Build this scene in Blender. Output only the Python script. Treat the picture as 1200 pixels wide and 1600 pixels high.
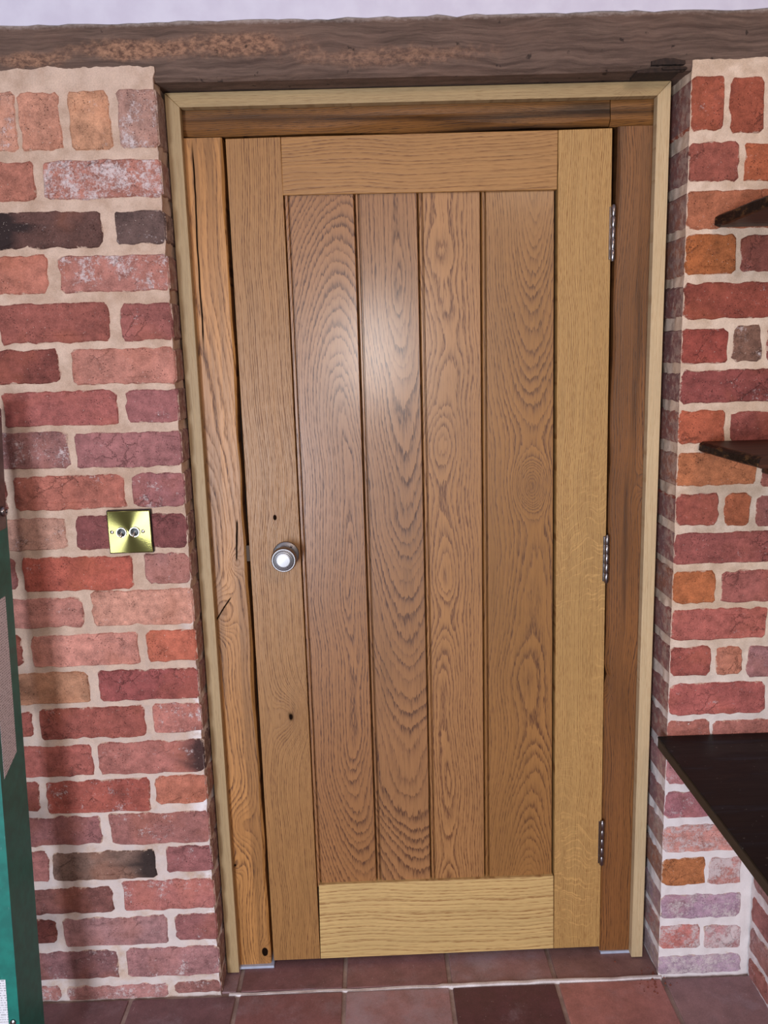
import bpy, bmesh, math, random
from mathutils import Vector, Matrix, noise as mnoise

random.seed(7)
for o in list(bpy.data.objects):
    bpy.data.objects.remove(o, do_unlink=True)
scene = bpy.context.scene
COL = scene.collection

# ------------------------------------------------------------------ camera
FPX, CAMP = 1295.0, Vector((0.0, -1.66, 1.42))
def cam_axes(yaw, pit, rol):
    y, p, r = math.radians(yaw), math.radians(pit), math.radians(rol)
    f = Vector((math.sin(y)*math.cos(p), math.cos(y)*math.cos(p), math.sin(p)))
    rt = Vector((math.cos(y), -math.sin(y), 0))
    up = rt.cross(f)
    return rt*math.cos(r) + up*math.sin(r), up*math.cos(r) - rt*math.sin(r), f
RT, UP, FW = cam_axes(0.80, -10.68, -1.655)
cam = bpy.data.cameras.new('camera')
cam.sensor_fit = 'VERTICAL'; cam.sensor_height = 36.0; cam.lens = 36.0*FPX/1600.0
cam.clip_start = 0.02
camo = bpy.data.objects.new('camera', cam); COL.objects.link(camo)
camo.matrix_world = Matrix(((RT.x, UP.x, -FW.x, CAMP.x), (RT.y, UP.y, -FW.y, CAMP.y),
                            (RT.z, UP.z, -FW.z, CAMP.z), (0, 0, 0, 1)))
scene.camera = camo

# ------------------------------------------------------------------ light
world = bpy.data.worlds.new('world'); scene.world = world; world.use_nodes = True
bg = world.node_tree.nodes['Background']
bg.inputs[0].default_value = (0.80, 0.76, 0.79, 1); bg.inputs[1].default_value = 0.19
def area(name, loc, aim, sx, sy, power, col):
    l = bpy.data.lights.new(name, 'AREA'); l.shape = 'RECTANGLE'; l.size = sx; l.size_y = sy
    l.energy = power; l.color = col
    o = bpy.data.objects.new(name, l); COL.objects.link(o); o.location = loc
    o.rotation_euler = (Vector(aim)-Vector(loc)).to_track_quat('-Z', 'Y').to_euler()
    return o
area('window_daylight', (-0.98, -3.3, 0.68), (0.15, 0, 0.55), 0.40, 1.0, 80, (0.79, 0.87, 1.0))
area('far_window_daylight', (0.03, -3.6, 1.45), (0.1, 0, 1.2), 0.30, 0.55, 25, (1.0, 0.94, 0.90))
area('warm_fill_light', (0.75, -1.8, 2.3), (0.5, 0, 1.4), 0.35, 0.35, 8, (1.0, 0.72, 0.48))  # warm fill added from overhead, no lamp is seen there
vs = scene.view_settings
vs.view_transform = 'Standard'; vs.look = 'None'; vs.gamma = 1.0; vs.exposure = 0.0
vs.use_curve_mapping = False

# ------------------------------------------------------------------ helpers
def at(px, py, Y=0.0, Z=None):
    """point of the plane y=Y (or z=Z) seen at a photo pixel: used to read sizes off the photograph"""
    d = RT*((px-600)/FPX) - UP*((py-800)/FPX) + FW
    t = (Y-CAMP.y)/d.y if Z is None else (Z-CAMP.z)/d.z
    return CAMP + d*t

def S(r, g, b):
    f = lambda c: (c/255/12.92) if c <= 10.3 else ((c/255+0.055)/1.055)**2.4
    return (f(r), f(g), f(b))

WORLD = {}
def put(o, parent, origin):
    COL.objects.link(o)
    o.location = origin
    WORLD[o.name] = Vector(origin)
    if parent is not None:
        o.parent = parent
        o.location = Vector(origin) - WORLD[parent.name]
    return o

def mesh_obj(name, verts, faces, mat, parent=None, origin=None, smooth=False, mats=None, fmat=None):
    vs_ = [Vector(v) for v in verts]
    if origin is None:
        lo = [min(v[i] for v in vs_) for i in range(3)]; hi = [max(v[i] for v in vs_) for i in range(3)]
        origin = Vector([(a+b)/2 for a, b in zip(lo, hi)])
    origin = Vector(origin)
    me = bpy.data.meshes.new(name)
    me.from_pydata([tuple(v-origin) for v in vs_], [], faces)
    for m in (mats or [mat]): me.materials.append(m)
    if fmat: me.polygons.foreach_set('material_index', fmat)
    if smooth:
        me.polygons.foreach_set('use_smooth', [True]*len(me.polygons)); me.set_sharp_from_angle(angle=math.radians(40))
    me.update()
    return put(bpy.data.objects.new(name, me), parent, origin)

def bm_obj(name, bm, mat, parent=None, origin=None, smooth=False):
    bmesh.ops.recalc_face_normals(bm, faces=bm.faces)
    bm.verts.index_update()
    v = [x.co.copy() for x in bm.verts]; f = [[a.index for a in p.verts] for p in bm.faces]
    bm.free()
    return mesh_obj(name, v, f, mat, parent, origin, smooth)

def empty(name, loc, parent=None):
    o = bpy.data.objects.new(name, None); o.empty_display_size = 0.05
    return put(o, parent, loc)

def tag(o, label, cat=None, group=None, kind=None):
    o['label'] = label
    if cat: o['category'] = cat
    if group: o['group'] = group
    if kind: o['kind'] = kind
    return o

def hexa(front, back, ch=0.0, seg=1):
    """front/back: 4 corners each, same winding; returns bevelled bmesh"""
    bm = bmesh.new()
    a = [bm.verts.new(p) for p in front]; b = [bm.verts.new(p) for p in back]
    bm.faces.new(a); bm.faces.new(b[::-1])
    for i in range(4):
        j = (i+1) % 4
        bm.faces.new((a[i], b[i], b[j], a[j]))
    if ch: bmesh.ops.bevel(bm, geom=list(bm.edges), offset=ch, segments=seg, affect='EDGES', profile=0.5)
    return bm

def box(x0, x1, y0, y1, z0, z1, ch=0.0, seg=1):
    return hexa([(x0, y0, z0), (x1, y0, z0), (x1, y0, z1), (x0, y0, z1)],
                [(x0, y1, z0), (x1, y1, z0), (x1, y1, z1), (x0, y1, z1)], ch, seg)

def px_board(corners, Y, thick, ch=0.0008):
    """board whose front face has the four photo corners (TL,TR,BR,BL) on plane y=Y"""
    f = [at(x, y, Y) for x, y in corners]
    return hexa(f, [p+Vector((0, thick, 0)) for p in f], ch)

def loft(sections):
    v = []; f = []; n = len(sections[0])
    for s in sections: v += [Vector(p) for p in s]
    for i in range(len(sections)-1):
        for j in range(n):
            k = (j+1) % n
            f.append((i*n+j, i*n+k, (i+1)*n+k, (i+1)*n+j))
    f.append(tuple(range(n))[::-1]); m = (len(sections)-1)*n
    f.append(tuple(range(m, m+n)))
    bm = bmesh.new(); bv = [bm.verts.new(p) for p in v]
    for q in f: bm.faces.new([bv[i] for i in q])
    return bm

def lathe(profile, centre, axis='y', seg=40):
    """profile (r, h): h runs along +axis from centre"""
    c = Vector(centre); bm = bmesh.new(); rings = []
    for r, h in profile:
        ring = []
        for k in range(seg):
            a = 2*math.pi*k/seg
            d = {'y': Vector((r*math.cos(a), h, r*math.sin(a))), 'z': Vector((r*math.cos(a), r*math.sin(a), h)),
                 'x': Vector((h, r*math.cos(a), r*math.sin(a)))}[axis]
            ring.append(bm.verts.new(c+d))
        rings.append(ring)
    for a, b in zip(rings, rings[1:]):
        for k in range(seg):
            bm.faces.new((a[k], a[(k+1) % seg], b[(k+1) % seg], b[k]))
    bm.faces.new(rings[0]); bm.faces.new(rings[-1])
    return bm

# ------------------------------------------------------------------ node helpers
class NT:
    def __init__(s, name, bump=True):
        s.mat = bpy.data.materials.new(name); s.mat.use_nodes = True
        s.t = s.mat.node_tree; s.t.nodes.clear()
        s.out = s.t.nodes.new('ShaderNodeOutputMaterial'); s.p = s.t.nodes.new('ShaderNodeBsdfPrincipled')
        s.t.links.new(s.p.outputs[0], s.out.inputs[0])
    def new(s, kind, **kw):
        n = s.t.nodes.new(kind)
        for k, v in kw.items(): setattr(n, k, v)
        return n
    def put(s, sock, v):
        if isinstance(v, bpy.types.NodeSocket): s.t.links.new(v, sock)
        elif isinstance(v, (tuple, list)):
            v = tuple(v)
            if len(v) == 3 and sock.type == 'RGBA': v = v+(1,)
            sock.default_value = v
        else: sock.default_value = v
    def m(s, op, a, b=0.0, c=0.0, clamp=False):
        n = s.new('ShaderNodeMath', operation=op, use_clamp=clamp)
        s.put(n.inputs[0], a); s.put(n.inputs[1], b); s.put(n.inputs[2], c)
        return n.outputs[0]
    def add(s, *a):
        r = a[0]
        for b in a[1:]: r = s.m('ADD', r, b)
        return r
    def mul(s, *a):
        r = a[0]
        for b in a[1:]: r = s.m('MULTIPLY', r, b)
        return r
    def step(s, x, lo, hi, a=0.0, b=1.0):
        n = s.new('ShaderNodeMapRange', interpolation_type='SMOOTHSTEP')
        s.put(n.inputs[0], x); s.put(n.inputs[1], lo); s.put(n.inputs[2], hi); s.put(n.inputs[3], a); s.put(n.inputs[4], b)
        return n.outputs[0]
    def vec(s, x, y, z):
        n = s.new('ShaderNodeCombineXYZ')
        s.put(n.inputs[0], x); s.put(n.inputs[1], y); s.put(n.inputs[2], z)
        return n.outputs[0]
    def noise(s, v, scale=1.0, detail=2.0, rough=0.5):
        n = s.new('ShaderNodeTexNoise')
        s.put(n.inputs['Vector'], v); s.put(n.inputs['Scale'], scale); s.put(n.inputs['Detail'], detail); s.put(n.inputs['Roughness'], rough)
        return n.outputs[0]
    def mix(s, f, a, b, blend='MIX'):
        n = s.new('ShaderNodeMix', data_type='RGBA', blend_type=blend)
        s.put(n.inputs[0], f); s.put(n.inputs[6], a); s.put(n.inputs[7], b)
        return n.outputs[2]
    def scale(s, c, f):
        n = s.new('ShaderNodeVectorMath', operation='SCALE')
        s.put(n.inputs[0], c); s.put(n.inputs[3], f)
        return n.outputs[0]
    def obj(s):
        n = s.new('ShaderNodeTexCoord'); q = s.new('ShaderNodeSeparateXYZ')
        s.t.links.new(n.outputs['Object'], q.inputs[0])
        return n.outputs['Object'], q.outputs[0], q.outputs[1], q.outputs[2]
    def bump(s, h, strength=0.3, dist=0.002):
        n = s.new('ShaderNodeBump'); s.put(n.inputs['Height'], h)
        n.inputs['Strength'].default_value = strength; n.inputs['Distance'].default_value = dist
        s.t.links.new(n.outputs[0], s.p.inputs['Normal'])
    def set(s, **kw):
        for k, v in kw.items(): s.put(s.p.inputs[k.replace('_', ' ')], v)
        return s.mat

def plain(name, col, rough=0.5, metal=0.0, var=0.0, vscale=40, **kw):
    n = NT(name)
    c = col
    if var:
        o, x, y, z = n.obj()
        f = n.step(n.noise(o, vscale, 3), 0.3, 0.7, 1-var, 1+var)
        c = n.scale(col, f)
    return n.set(Base_Color=c, Roughness=rough, Metallic=metal, **kw)

SEED = [0]
def wood(name, light, dark, vertical=True, u0=0.0, d0=0.03, tilt=0.0, curve=0.0, amp=0.06, vf=1.6, freq=240, jit=0.35,
         sharp=1.5, contrast=0.8, knots=(), fleck=0.0, tone=0.18, rough=0.38, pore=0.7, streak=0.0, wander=0.010, cracks=(), coat=0.0, bs=0.25):
    SEED[0] += 1
    light = [c*f for c, f in zip(light, (0.85, 0.82, 0.75))]; dark = [c*f for c, f in zip(dark, (0.93, 0.84, 0.74))]
    sd = SEED[0]*11.37
    n = NT(name)
    o, X, Y, Z = n.obj()
    u, v = (X, Z) if vertical else (Z, X)
    N = lambda su, sv, k, det=2.0, r=0.5: n.m('SUBTRACT', n.noise(n.vec(n.mul(u, su), n.mul(v, sv), sd+k), 1.0, det, r), 0.5)
    nA = N(2.5, vf, 0, 1.5); nB = N(16, 5, 7, 3); nC = N(190, 17, 13, 2, 0.65); nT = N(9, 2.2, 23, 3)
    d = n.add(d0, n.mul(v, tilt), n.mul(n.mul(v, v), curve), n.mul(nA, amp*2))
    core = None; blush = None; void = 0.0
    for (ku, kv, ks, kst, *kc_) in knots:
        du = n.m('DIVIDE', n.m('SUBTRACT', u, ku), ks); dv = n.m('DIVIDE', n.m('SUBTRACT', v, kv), ks*1.6)
        q = n.add(n.mul(du, du), n.mul(dv, dv), n.mul(nB, 0.6))
        g = n.m('EXPONENT', n.mul(q, -1.0))
        d = n.add(d, n.mul(g, kst))
        c = n.mul(n.m('EXPONENT', n.mul(q, -70.0)), kc_[0] if kc_ else 1.0); core = c if core is None else n.m('MAXIMUM', core, c)
        b = n.m('EXPONENT', n.mul(q, -2.0)); blush = b if blush is None else n.m('MAXIMUM', blush, b)
    x = n.add(u, -u0, n.mul(nB, wander), n.mul(N(0.0, 3.1, 91, 1), 0.05))
    rr = n.m('SQRT', n.add(n.mul(x, x), n.mul(d, d)))
    ph = n.add(n.mul(rr, freq), n.mul(nC, jit), n.mul(nB, 0.7), n.mul(n.noise(n.vec(n.mul(rr, freq*0.22), sd, 0.0), 1.0, 2), 3.2))
    rs = n.step(n.noise(n.vec(n.mul(n.m('FLOOR', ph), 3.37), sd+5, 0.0), 1.0, 0), 0.28, 0.66, 0.35, 1.15)
    fr = n.m('FRACT', ph)
    line = n.m('MINIMUM', n.mul(n.m('POWER', n.m('SUBTRACT', 1.0, fr), sharp*1.9), n.step(fr, 0.0, 0.12), rs, 1.9), 1.0)
    pr = n.step(N(900, 55, 31, 1), -0.06, 0.12)
    mask = n.mul(line, n.add(1-pore, n.mul(pr, pore)), n.add(1.0, n.mul(nT, 1.6)))
    fib = N(420, 7, 41, 2)
    ticks = n.mul(n.step(N(700, 30, 57, 1), 0.08, 0.20), 0.32)
    fac = n.m('ADD', n.mul(mask, contrast*1.35), ticks, clamp=True)
    col = n.mix(fac, light, dark)
    if streak:
        st = n.step(N(30, 1.1, 63, 3), -0.03, 0.13)
        col = n.mix(n.mul(st, streak), col, [c*0.30 for c in dark])
    if fleck:
        fl = n.step(n.noise(n.vec(n.add(n.mul(u, 30), n.mul(nB, 6)), n.add(n.mul(v, 190), n.mul(nT, 40)), sd+77), 1.0, 2), 0.53, 0.66)
        fz = n.mul(n.step(N(6, 1.7, 81, 2), -0.16, 0.10), n.step(v, -0.05, 0.45, 1.0, 0.12))
        col = n.mix(n.mul(fl, fz, fleck), col, [min(1, c*1.45) for c in light])
    if core is not None:
        col = n.mix(n.mul(blush, 0.45), col, n.mix(0.5, light, dark))
        void = n.m('MINIMUM', n.mul(core, 1.6), 1.0)
        col = n.mix(void, col, (0.012, 0.006, 0.004))
    for (cu0, cv0, cu1, cv1, cw) in cracks:
        # a drying crack: thin dark line between two points, wavering with the grain
        t = n.m('DIVIDE', n.m('SUBTRACT', v, cv0), (cv1-cv0))
        inside = n.mul(n.step(t, 0.0, 0.12), n.step(t, 0.88, 1.0, 1.0, 0.0))
        du = n.m('ABSOLUTE', n.add(u, n.mul(t, -(cu1-cu0)), -cu0, n.mul(nB, 0.012), n.mul(nC, 0.001)))
        ckm = n.mul(inside, n.step(du, cw*0.3, cw, 1.0, 0.0)); void = n.m('MAXIMUM', void, ckm)
        col = n.mix(ckm, col, (0.010, 0.005, 0.003))
    col = n.scale(col, n.add(1.0, n.mul(nT, tone*2.6), n.mul(fib, 0.45), n.mul(nA, tone*1.5)))
    n.bump(n.add(n.mul(fac, -0.6), n.mul(fib, 0.4)), bs, 0.0012)
    return n.set(Base_Color=col, Roughness=n.add(rough, n.mul(fac, 0.12), n.mul(fib, 0.1)), Coat_Weight=coat, Coat_Roughness=0.2, Specular_IOR_Level=n.m('MULTIPLY_ADD', void, -0.45, 0.45))

# ------------------------------------------------------------------ masonry materials
def brick_material(name, grime=0.0):
    n = NT(name)
    o, x, y, z = n.obj()
    oi = n.new('ShaderNodeObjectInfo')
    rnd = n.mul(oi.outputs['Random'], 40.0)
    P = n.vec(n.add(x, rnd), n.add(y, rnd), z)
    ed = n.new('ShaderNodeAttribute', attribute_name='edge').outputs['Fac']
    bu = n.new('ShaderNodeAttribute', attribute_name='burn').outputs['Fac']
    big = n.noise(P, 14, 4, 0.6); mid = n.noise(P, 60, 4, 0.65); fine = n.noise(P, 420, 3, 0.7)
    strat = n.noise(n.vec(n.mul(x, 9), y, n.add(n.mul(z, 45), rnd)), 1.0, 3)
    col = n.scale(oi.outputs['Color'], n.add(-1.03, n.mul(big, 1.05), n.mul(mid, 1.35), n.mul(fine, 1.2), n.mul(strat, 0.4)))
    warm = n.step(n.noise(P, 9, 3), 0.48, 0.68)
    col = n.mix(n.mul(warm, 0.28), col, n.mix(0.6, col, S(196, 112, 72)))
    dk = n.step(n.noise(P, 24, 4, 0.7), 0.58, 0.74)
    col = n.mix(n.mul(dk, 0.30), col, S(92, 56, 54))
    # burnt end
    bm_ = n.step(n.add(bu, n.mul(big, 0.5), n.mul(mid, 0.3)), 0.80, 1.15)
    col = n.mix(n.mul(bm_, 0.9), col, S(44, 36, 36))
    # pits
    vr = n.new('ShaderNodeTexVoronoi'); n.put(vr.inputs['Vector'], P); vr.inputs['Scale'].default_value = 210
    pit = n.mul(n.step(vr.outputs['Distance'], 0.10, 0.24, 1.0, 0.0), n.step(n.noise(P, 35, 2), 0.48, 0.62))
    col = n.mix(n.mul(pit, 0.75), col, S(58, 34, 32))
    # hair cracks
    cr = n.new('ShaderNodeTexVoronoi', feature='DISTANCE_TO_EDGE'); cr.inputs['Scale'].default_value = 24
    n.put(cr.inputs['Vector'], n.vec(n.add(x, rnd, n.mul(mid, 0.05)), y, n.add(z, n.mul(fine, 0.012), n.mul(mid, 0.03))))
    ck = n.mul(n.step(cr.outputs['Distance'], 0.006, 0.022, 1.0, 0.0), n.step(n.noise(P, 11, 2), 0.54, 0.66))
    col = n.mix(n.mul(ck, 0.38), col, S(70, 42, 38))
    # lime bloom and specks
    lim = oi.outputs['Alpha']
    bl = n.step(n.add(n.mul(n.noise(P, 22, 6, 0.78), 0.9), n.mul(n.noise(P, 150, 3, 0.7), 0.35), n.mul(fine, 0.25), n.mul(lim, 0.50)), 0.93, 1.10)
    col = n.mix(n.mul(bl, 0.85), col, S(222, 206, 204))
    sp = n.step(n.noise(P, 300, 2, 0.6), 0.70, 0.76)
    col = n.mix(n.mul(sp, 0.7), col, S(225, 205, 190))
    # mortar dragged over the arrises
    sm = n.step(n.add(n.mul(ed, 0.8), n.mul(mid, 1.1), n.mul(fine, 0.35)), 1.42, 1.58)
    col = n.mix(n.mul(sm, 0.8), col, S(212, 184, 164))
    if grime:
        gs = n.noise(n.vec(n.mul(x, 30), n.mul(y, 30), n.add(n.mul(z, 55), rnd)), 1.0, 4, 0.7)
        col = n.mix(n.step(gs, 0.3, 0.7, grime*0.35, grime*0.85), col, S(136, 112, 110))
    n.bump(n.add(n.mul(mid, 0.6), n.mul(fine, 0.5), n.mul(pit, -0.7), n.mul(ck, -0.6), n.mul(bl, 0.2)), 0.8, 0.003)
    return n.set(Base_Color=col, Roughness=0.88, Specular_IOR_Level=0.25)
BRICK = brick_material('old_red_brick'); BRICKG = brick_material('grimy_reveal_brick', 0.85)

def mortar_material(name, c1, c2, limex=None, lt=0.44, low=None):
    n = NT(name)
    o, x, y, z = n.obj()
    mid = n.noise(o, 28, 4, 0.6); fine = n.noise(o, 500, 2, 0.7); big = n.noise(o, 5, 3)
    col = n.mix(n.step(n.add(n.mul(big, 0.5), n.mul(mid, 0.5)), 0.38, 0.62), c1, c2)
    col = n.scale(col, n.add(0.52, n.mul(fine, 0.62), n.mul(mid, 0.35)))
    gr = n.step(n.noise(o, 330, 2, 0.6), 0.70, 0.77)
    col = n.mix(n.mul(gr, 0.5), col, S(120, 90, 74))
    if low:   # lower courses whitened: cool low daylight put into the mortar colour
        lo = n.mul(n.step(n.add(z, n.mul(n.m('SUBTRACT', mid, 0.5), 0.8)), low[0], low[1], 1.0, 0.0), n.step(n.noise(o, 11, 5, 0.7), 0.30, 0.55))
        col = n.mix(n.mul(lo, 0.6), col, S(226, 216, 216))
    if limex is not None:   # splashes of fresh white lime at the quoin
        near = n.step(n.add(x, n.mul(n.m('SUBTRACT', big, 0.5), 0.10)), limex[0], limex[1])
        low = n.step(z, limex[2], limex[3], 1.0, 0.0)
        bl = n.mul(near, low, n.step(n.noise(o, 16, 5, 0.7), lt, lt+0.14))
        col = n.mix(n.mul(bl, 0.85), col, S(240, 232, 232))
    n.bump(n.add(n.mul(mid, 0.5), n.mul(fine, 0.5)), 0.6, 0.0025)
    return n.set(Base_Color=col, Roughness=0.93, Specular_IOR_Level=0.15)
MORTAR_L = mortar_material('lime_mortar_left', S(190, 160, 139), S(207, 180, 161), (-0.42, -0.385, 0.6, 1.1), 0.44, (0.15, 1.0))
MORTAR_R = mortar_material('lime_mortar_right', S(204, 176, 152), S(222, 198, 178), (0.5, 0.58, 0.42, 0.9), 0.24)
MORTAR_W = mortar_material('white_lime_mortar', S(214, 200, 196), S(232, 222, 220))
GROUT = mortar_material('floor_grout', S(150, 128, 120), S(172, 150, 140))

# ------------------------------------------------------------------ walls
XL, XR = -0.377, 0.622          # jamb edges of the brick opening
def mortar_wall(path, z0, z1, step, topjit=0.0, base=0.0035, zmax=None, amp=0.0032):
    """path: (x, y) polyline of the brick face; mortar lies a little behind it"""
    pts = []
    for (a, b) in zip(path, path[1:]):
        a = Vector(a); b = Vector(b); L = (b-a).length; k = max(1, round(L/step))
        t = (b-a)/L; nrm = Vector((t.y, -t.x))
        for i in range(k): pts.append((a+(b-a)*i/k, nrm))
    pts.append((Vector(path[-1]), nrm))
    n = len(pts); rows = round((z1-z0)/step); V = []; F = []
    for r in range(rows+1):
        for i, (p, nr) in enumerate(pts):
            z = z0+(z1-z0)*r/rows
            if r == rows: z += topjit*mnoise.noise(Vector((p.x*22, p.y*22, 3)))*1.2 + topjit*mnoise.noise(Vector((p.x*90, 1, 3)))*0.5
            q = Vector((p.x*38, p.y*38, z*38))
            dsp = base + amp*mnoise.noise(q) + 0.0016*mnoise.noise(q*3.1)
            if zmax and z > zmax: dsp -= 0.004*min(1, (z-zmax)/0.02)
            V.append((p.x-nr.x*dsp, p.y-nr.y*dsp, z))
    for r in range(rows):
        for i in range(n-1):
            a = r*n+i
            F.append((a, a+1, a+n+1, a+n))
    return V, F

def brick_mesh(x0, x1, z0, z1, y0, y1, seedk, side=None, burn=None, jit=0.0011, rad=0.006):
    """irregular old brick: outline rounded and nibbled, arris rounded, front face gently uneven"""
    rnd = random.Random(seedk)
    cx, cz = (x0+x1)/2, (z0+z1)/2; w, h = (x1-x0)/2, (z1-z0)/2
    out = []
    def edge(ax, az, bx, bz, k):
        for i in range(k):
            t = i/k
            out.append((ax+(bx-ax)*t, az+(bz-az)*t))
    nx = max(4, round(2*w/0.017)); nz = max(3, round(2*h/0.017))
    c = [rad*rnd.uniform(0.6, 1.6) for _ in range(4)]
    edge(-w+c[0], -h, w-c[1], -h, nx); edge(w-c[1], -h, w, -h+c[1], 1)
    edge(w, -h+c[1], w, h-c[2], nz); edge(w, h-c[2], w-c[2], h, 1)
    edge(w-c[2], h, -w+c[3], h, nx); edge(-w+c[3], h, -w, h-c[3], 1)
    edge(-w, h-c[3], -w, -h+c[0], nz); edge(-w, -h+c[0], -w+c[0], -h, 1)
    n = len(out); V = []; E = []; B = []
    j = [(rnd.gauss(0, jit), rnd.gauss(0, jit)) for _ in range(n)]
    for ring, (ins, yy) in enumerate(((0.0, y1), (0.0, y0+0.0045), (0.003, y0+0.0006), (0.014, y0))):
        for i, (px, pz) in enumerate(out):
            sx = (w-ins)/w; sz = (h-ins)/h
            k = 1.0 if ring < 3 else 0.3
            dx, dz = j[i][0]*k, j[i][1]*k
            if side == 'r' and px > w*0.97: dx *= 0.3
            if side == 'l' and px < -w*0.97: dx *= 0.3
            V.append((cx+px*sx+dx, yy+(rnd.gauss(0, 0.0005) if ring else 0), cz+pz*sz+dz))
            E.append((0.75, 1.0, 0.75, 0.0)[ring])
            t = px/w
            B.append(0.0 if burn is None else max(0.0, (t*burn)*1.0))
    F = []; FM = []
    for r in range(3):
        for i in range(n):
            k = (i+1) % n
            F.append((r*n+i, r*n+k, (r+1)*n+k, (r+1)*n+i))
            mx = (out[i][0]+out[k][0])/2
            FM.append(1 if (r == 0 and ((side == 'r' and mx > w*0.9) or (side == 'l' and mx < -w*0.9))) else 0)
    F.append(tuple(range(3*n, 4*n))); FM.append(0)
    F.append(tuple(range(n))[::-1]); FM.append(0)
    return V, F, FM, E, B

BK = [0]
def add_brick(parent, x0, x1, z0, z1, col, lime=0.0, y0=0.0, y1=0.06, side=None, burn=None, mat=None, xf=None):
    BK[0] += 1
    V, F, FM, E, B = brick_mesh(x0, x1, z0, z1, y0, y1, BK[0]*13+5, side, burn)
    if xf: V = [xf(v) for v in V]
    if side == 'r': FM = FM
    o = mesh_obj('brick', V, F, BRICK, parent, None, False, [BRICK, BRICKG], FM)
    me = o.data
    for nm, dat in (('edge', E), ('burn', B)):
        a = me.attributes.new(nm, 'FLOAT', 'POINT'); a.data.foreach_set('value', dat)
    g_ = (col[0]+col[1]+col[2])/3; c = S(*[q*0.80+g_*0.20+d_ for q, d_ in zip(col, (2, 3, 1))]); o.color = (c[0], c[1], c[2], lime)
    return o

REC = []
FILL = [(186, 108, 88), (158, 80, 70), (178, 96, 82), (168, 100, 98), (194, 118, 104), (142, 70, 62), (190, 112, 84)]
def fill_courses(parent, sgn, limit, zmin, seed):
    # carry every course on past the edge of the photograph, stretchers and headers by turns
    rf = random.Random(seed); rows = []
    for (x0, x1, z0, z1) in REC:
        zc = (z0+z1)/2
        for w in rows:
            if abs(w[0]-zc) < 0.03: w[1].append((x0, x1, z0, z1)); break
        else: rows.append([zc, [(x0, x1, z0, z1)]])
    for zc, bs in rows:
        e = max(bs, key=lambda q: q[0]*sgn); x = e[1] if sgn > 0 else e[0]
        z0, z1 = e[2], e[3]
        if z1 < zmin: continue
        k = rf.randint(0, 1)
        while (limit-x)*sgn > 0.05:
            L = 0.075 if z1-z0 > 0.095 else (0.222 if k % 2 else 0.106); k += 1
            a = x+sgn*0.013; b = a+sgn*L
            if (b-limit)*sgn > 0: b = limit
            add_brick(parent, min(a, b), max(a, b), z0+rf.uniform(-.001, .001), z1+rf.uniform(-.001, .001), rf.choice(FILL), rf.uniform(.05, .25))
            x = b
def px_brick(parent, xl, xr, yt, yb, col, lime=0.0, burn=None, edge=None):
    yc = (yt+yb)/2; xc = (xl+xr)/2
    x0 = at(xl, yc).x; x1 = at(xr, yc).x; z1 = at(xc, yt).z; z0 = at(xc, yb).z
    y1 = 0.06; side = None
    if edge == 'r': x1 = XL; y1 = 0.16; side = 'r'
    if edge == 'l': x0 = XR; y1 = 0.16; side = 'l'
    REC.append((x0, x1, z0, z1))
    return add_brick(parent, x0, x1, z0, z1, col, lime, 0.0, y1, side, burn)

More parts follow.
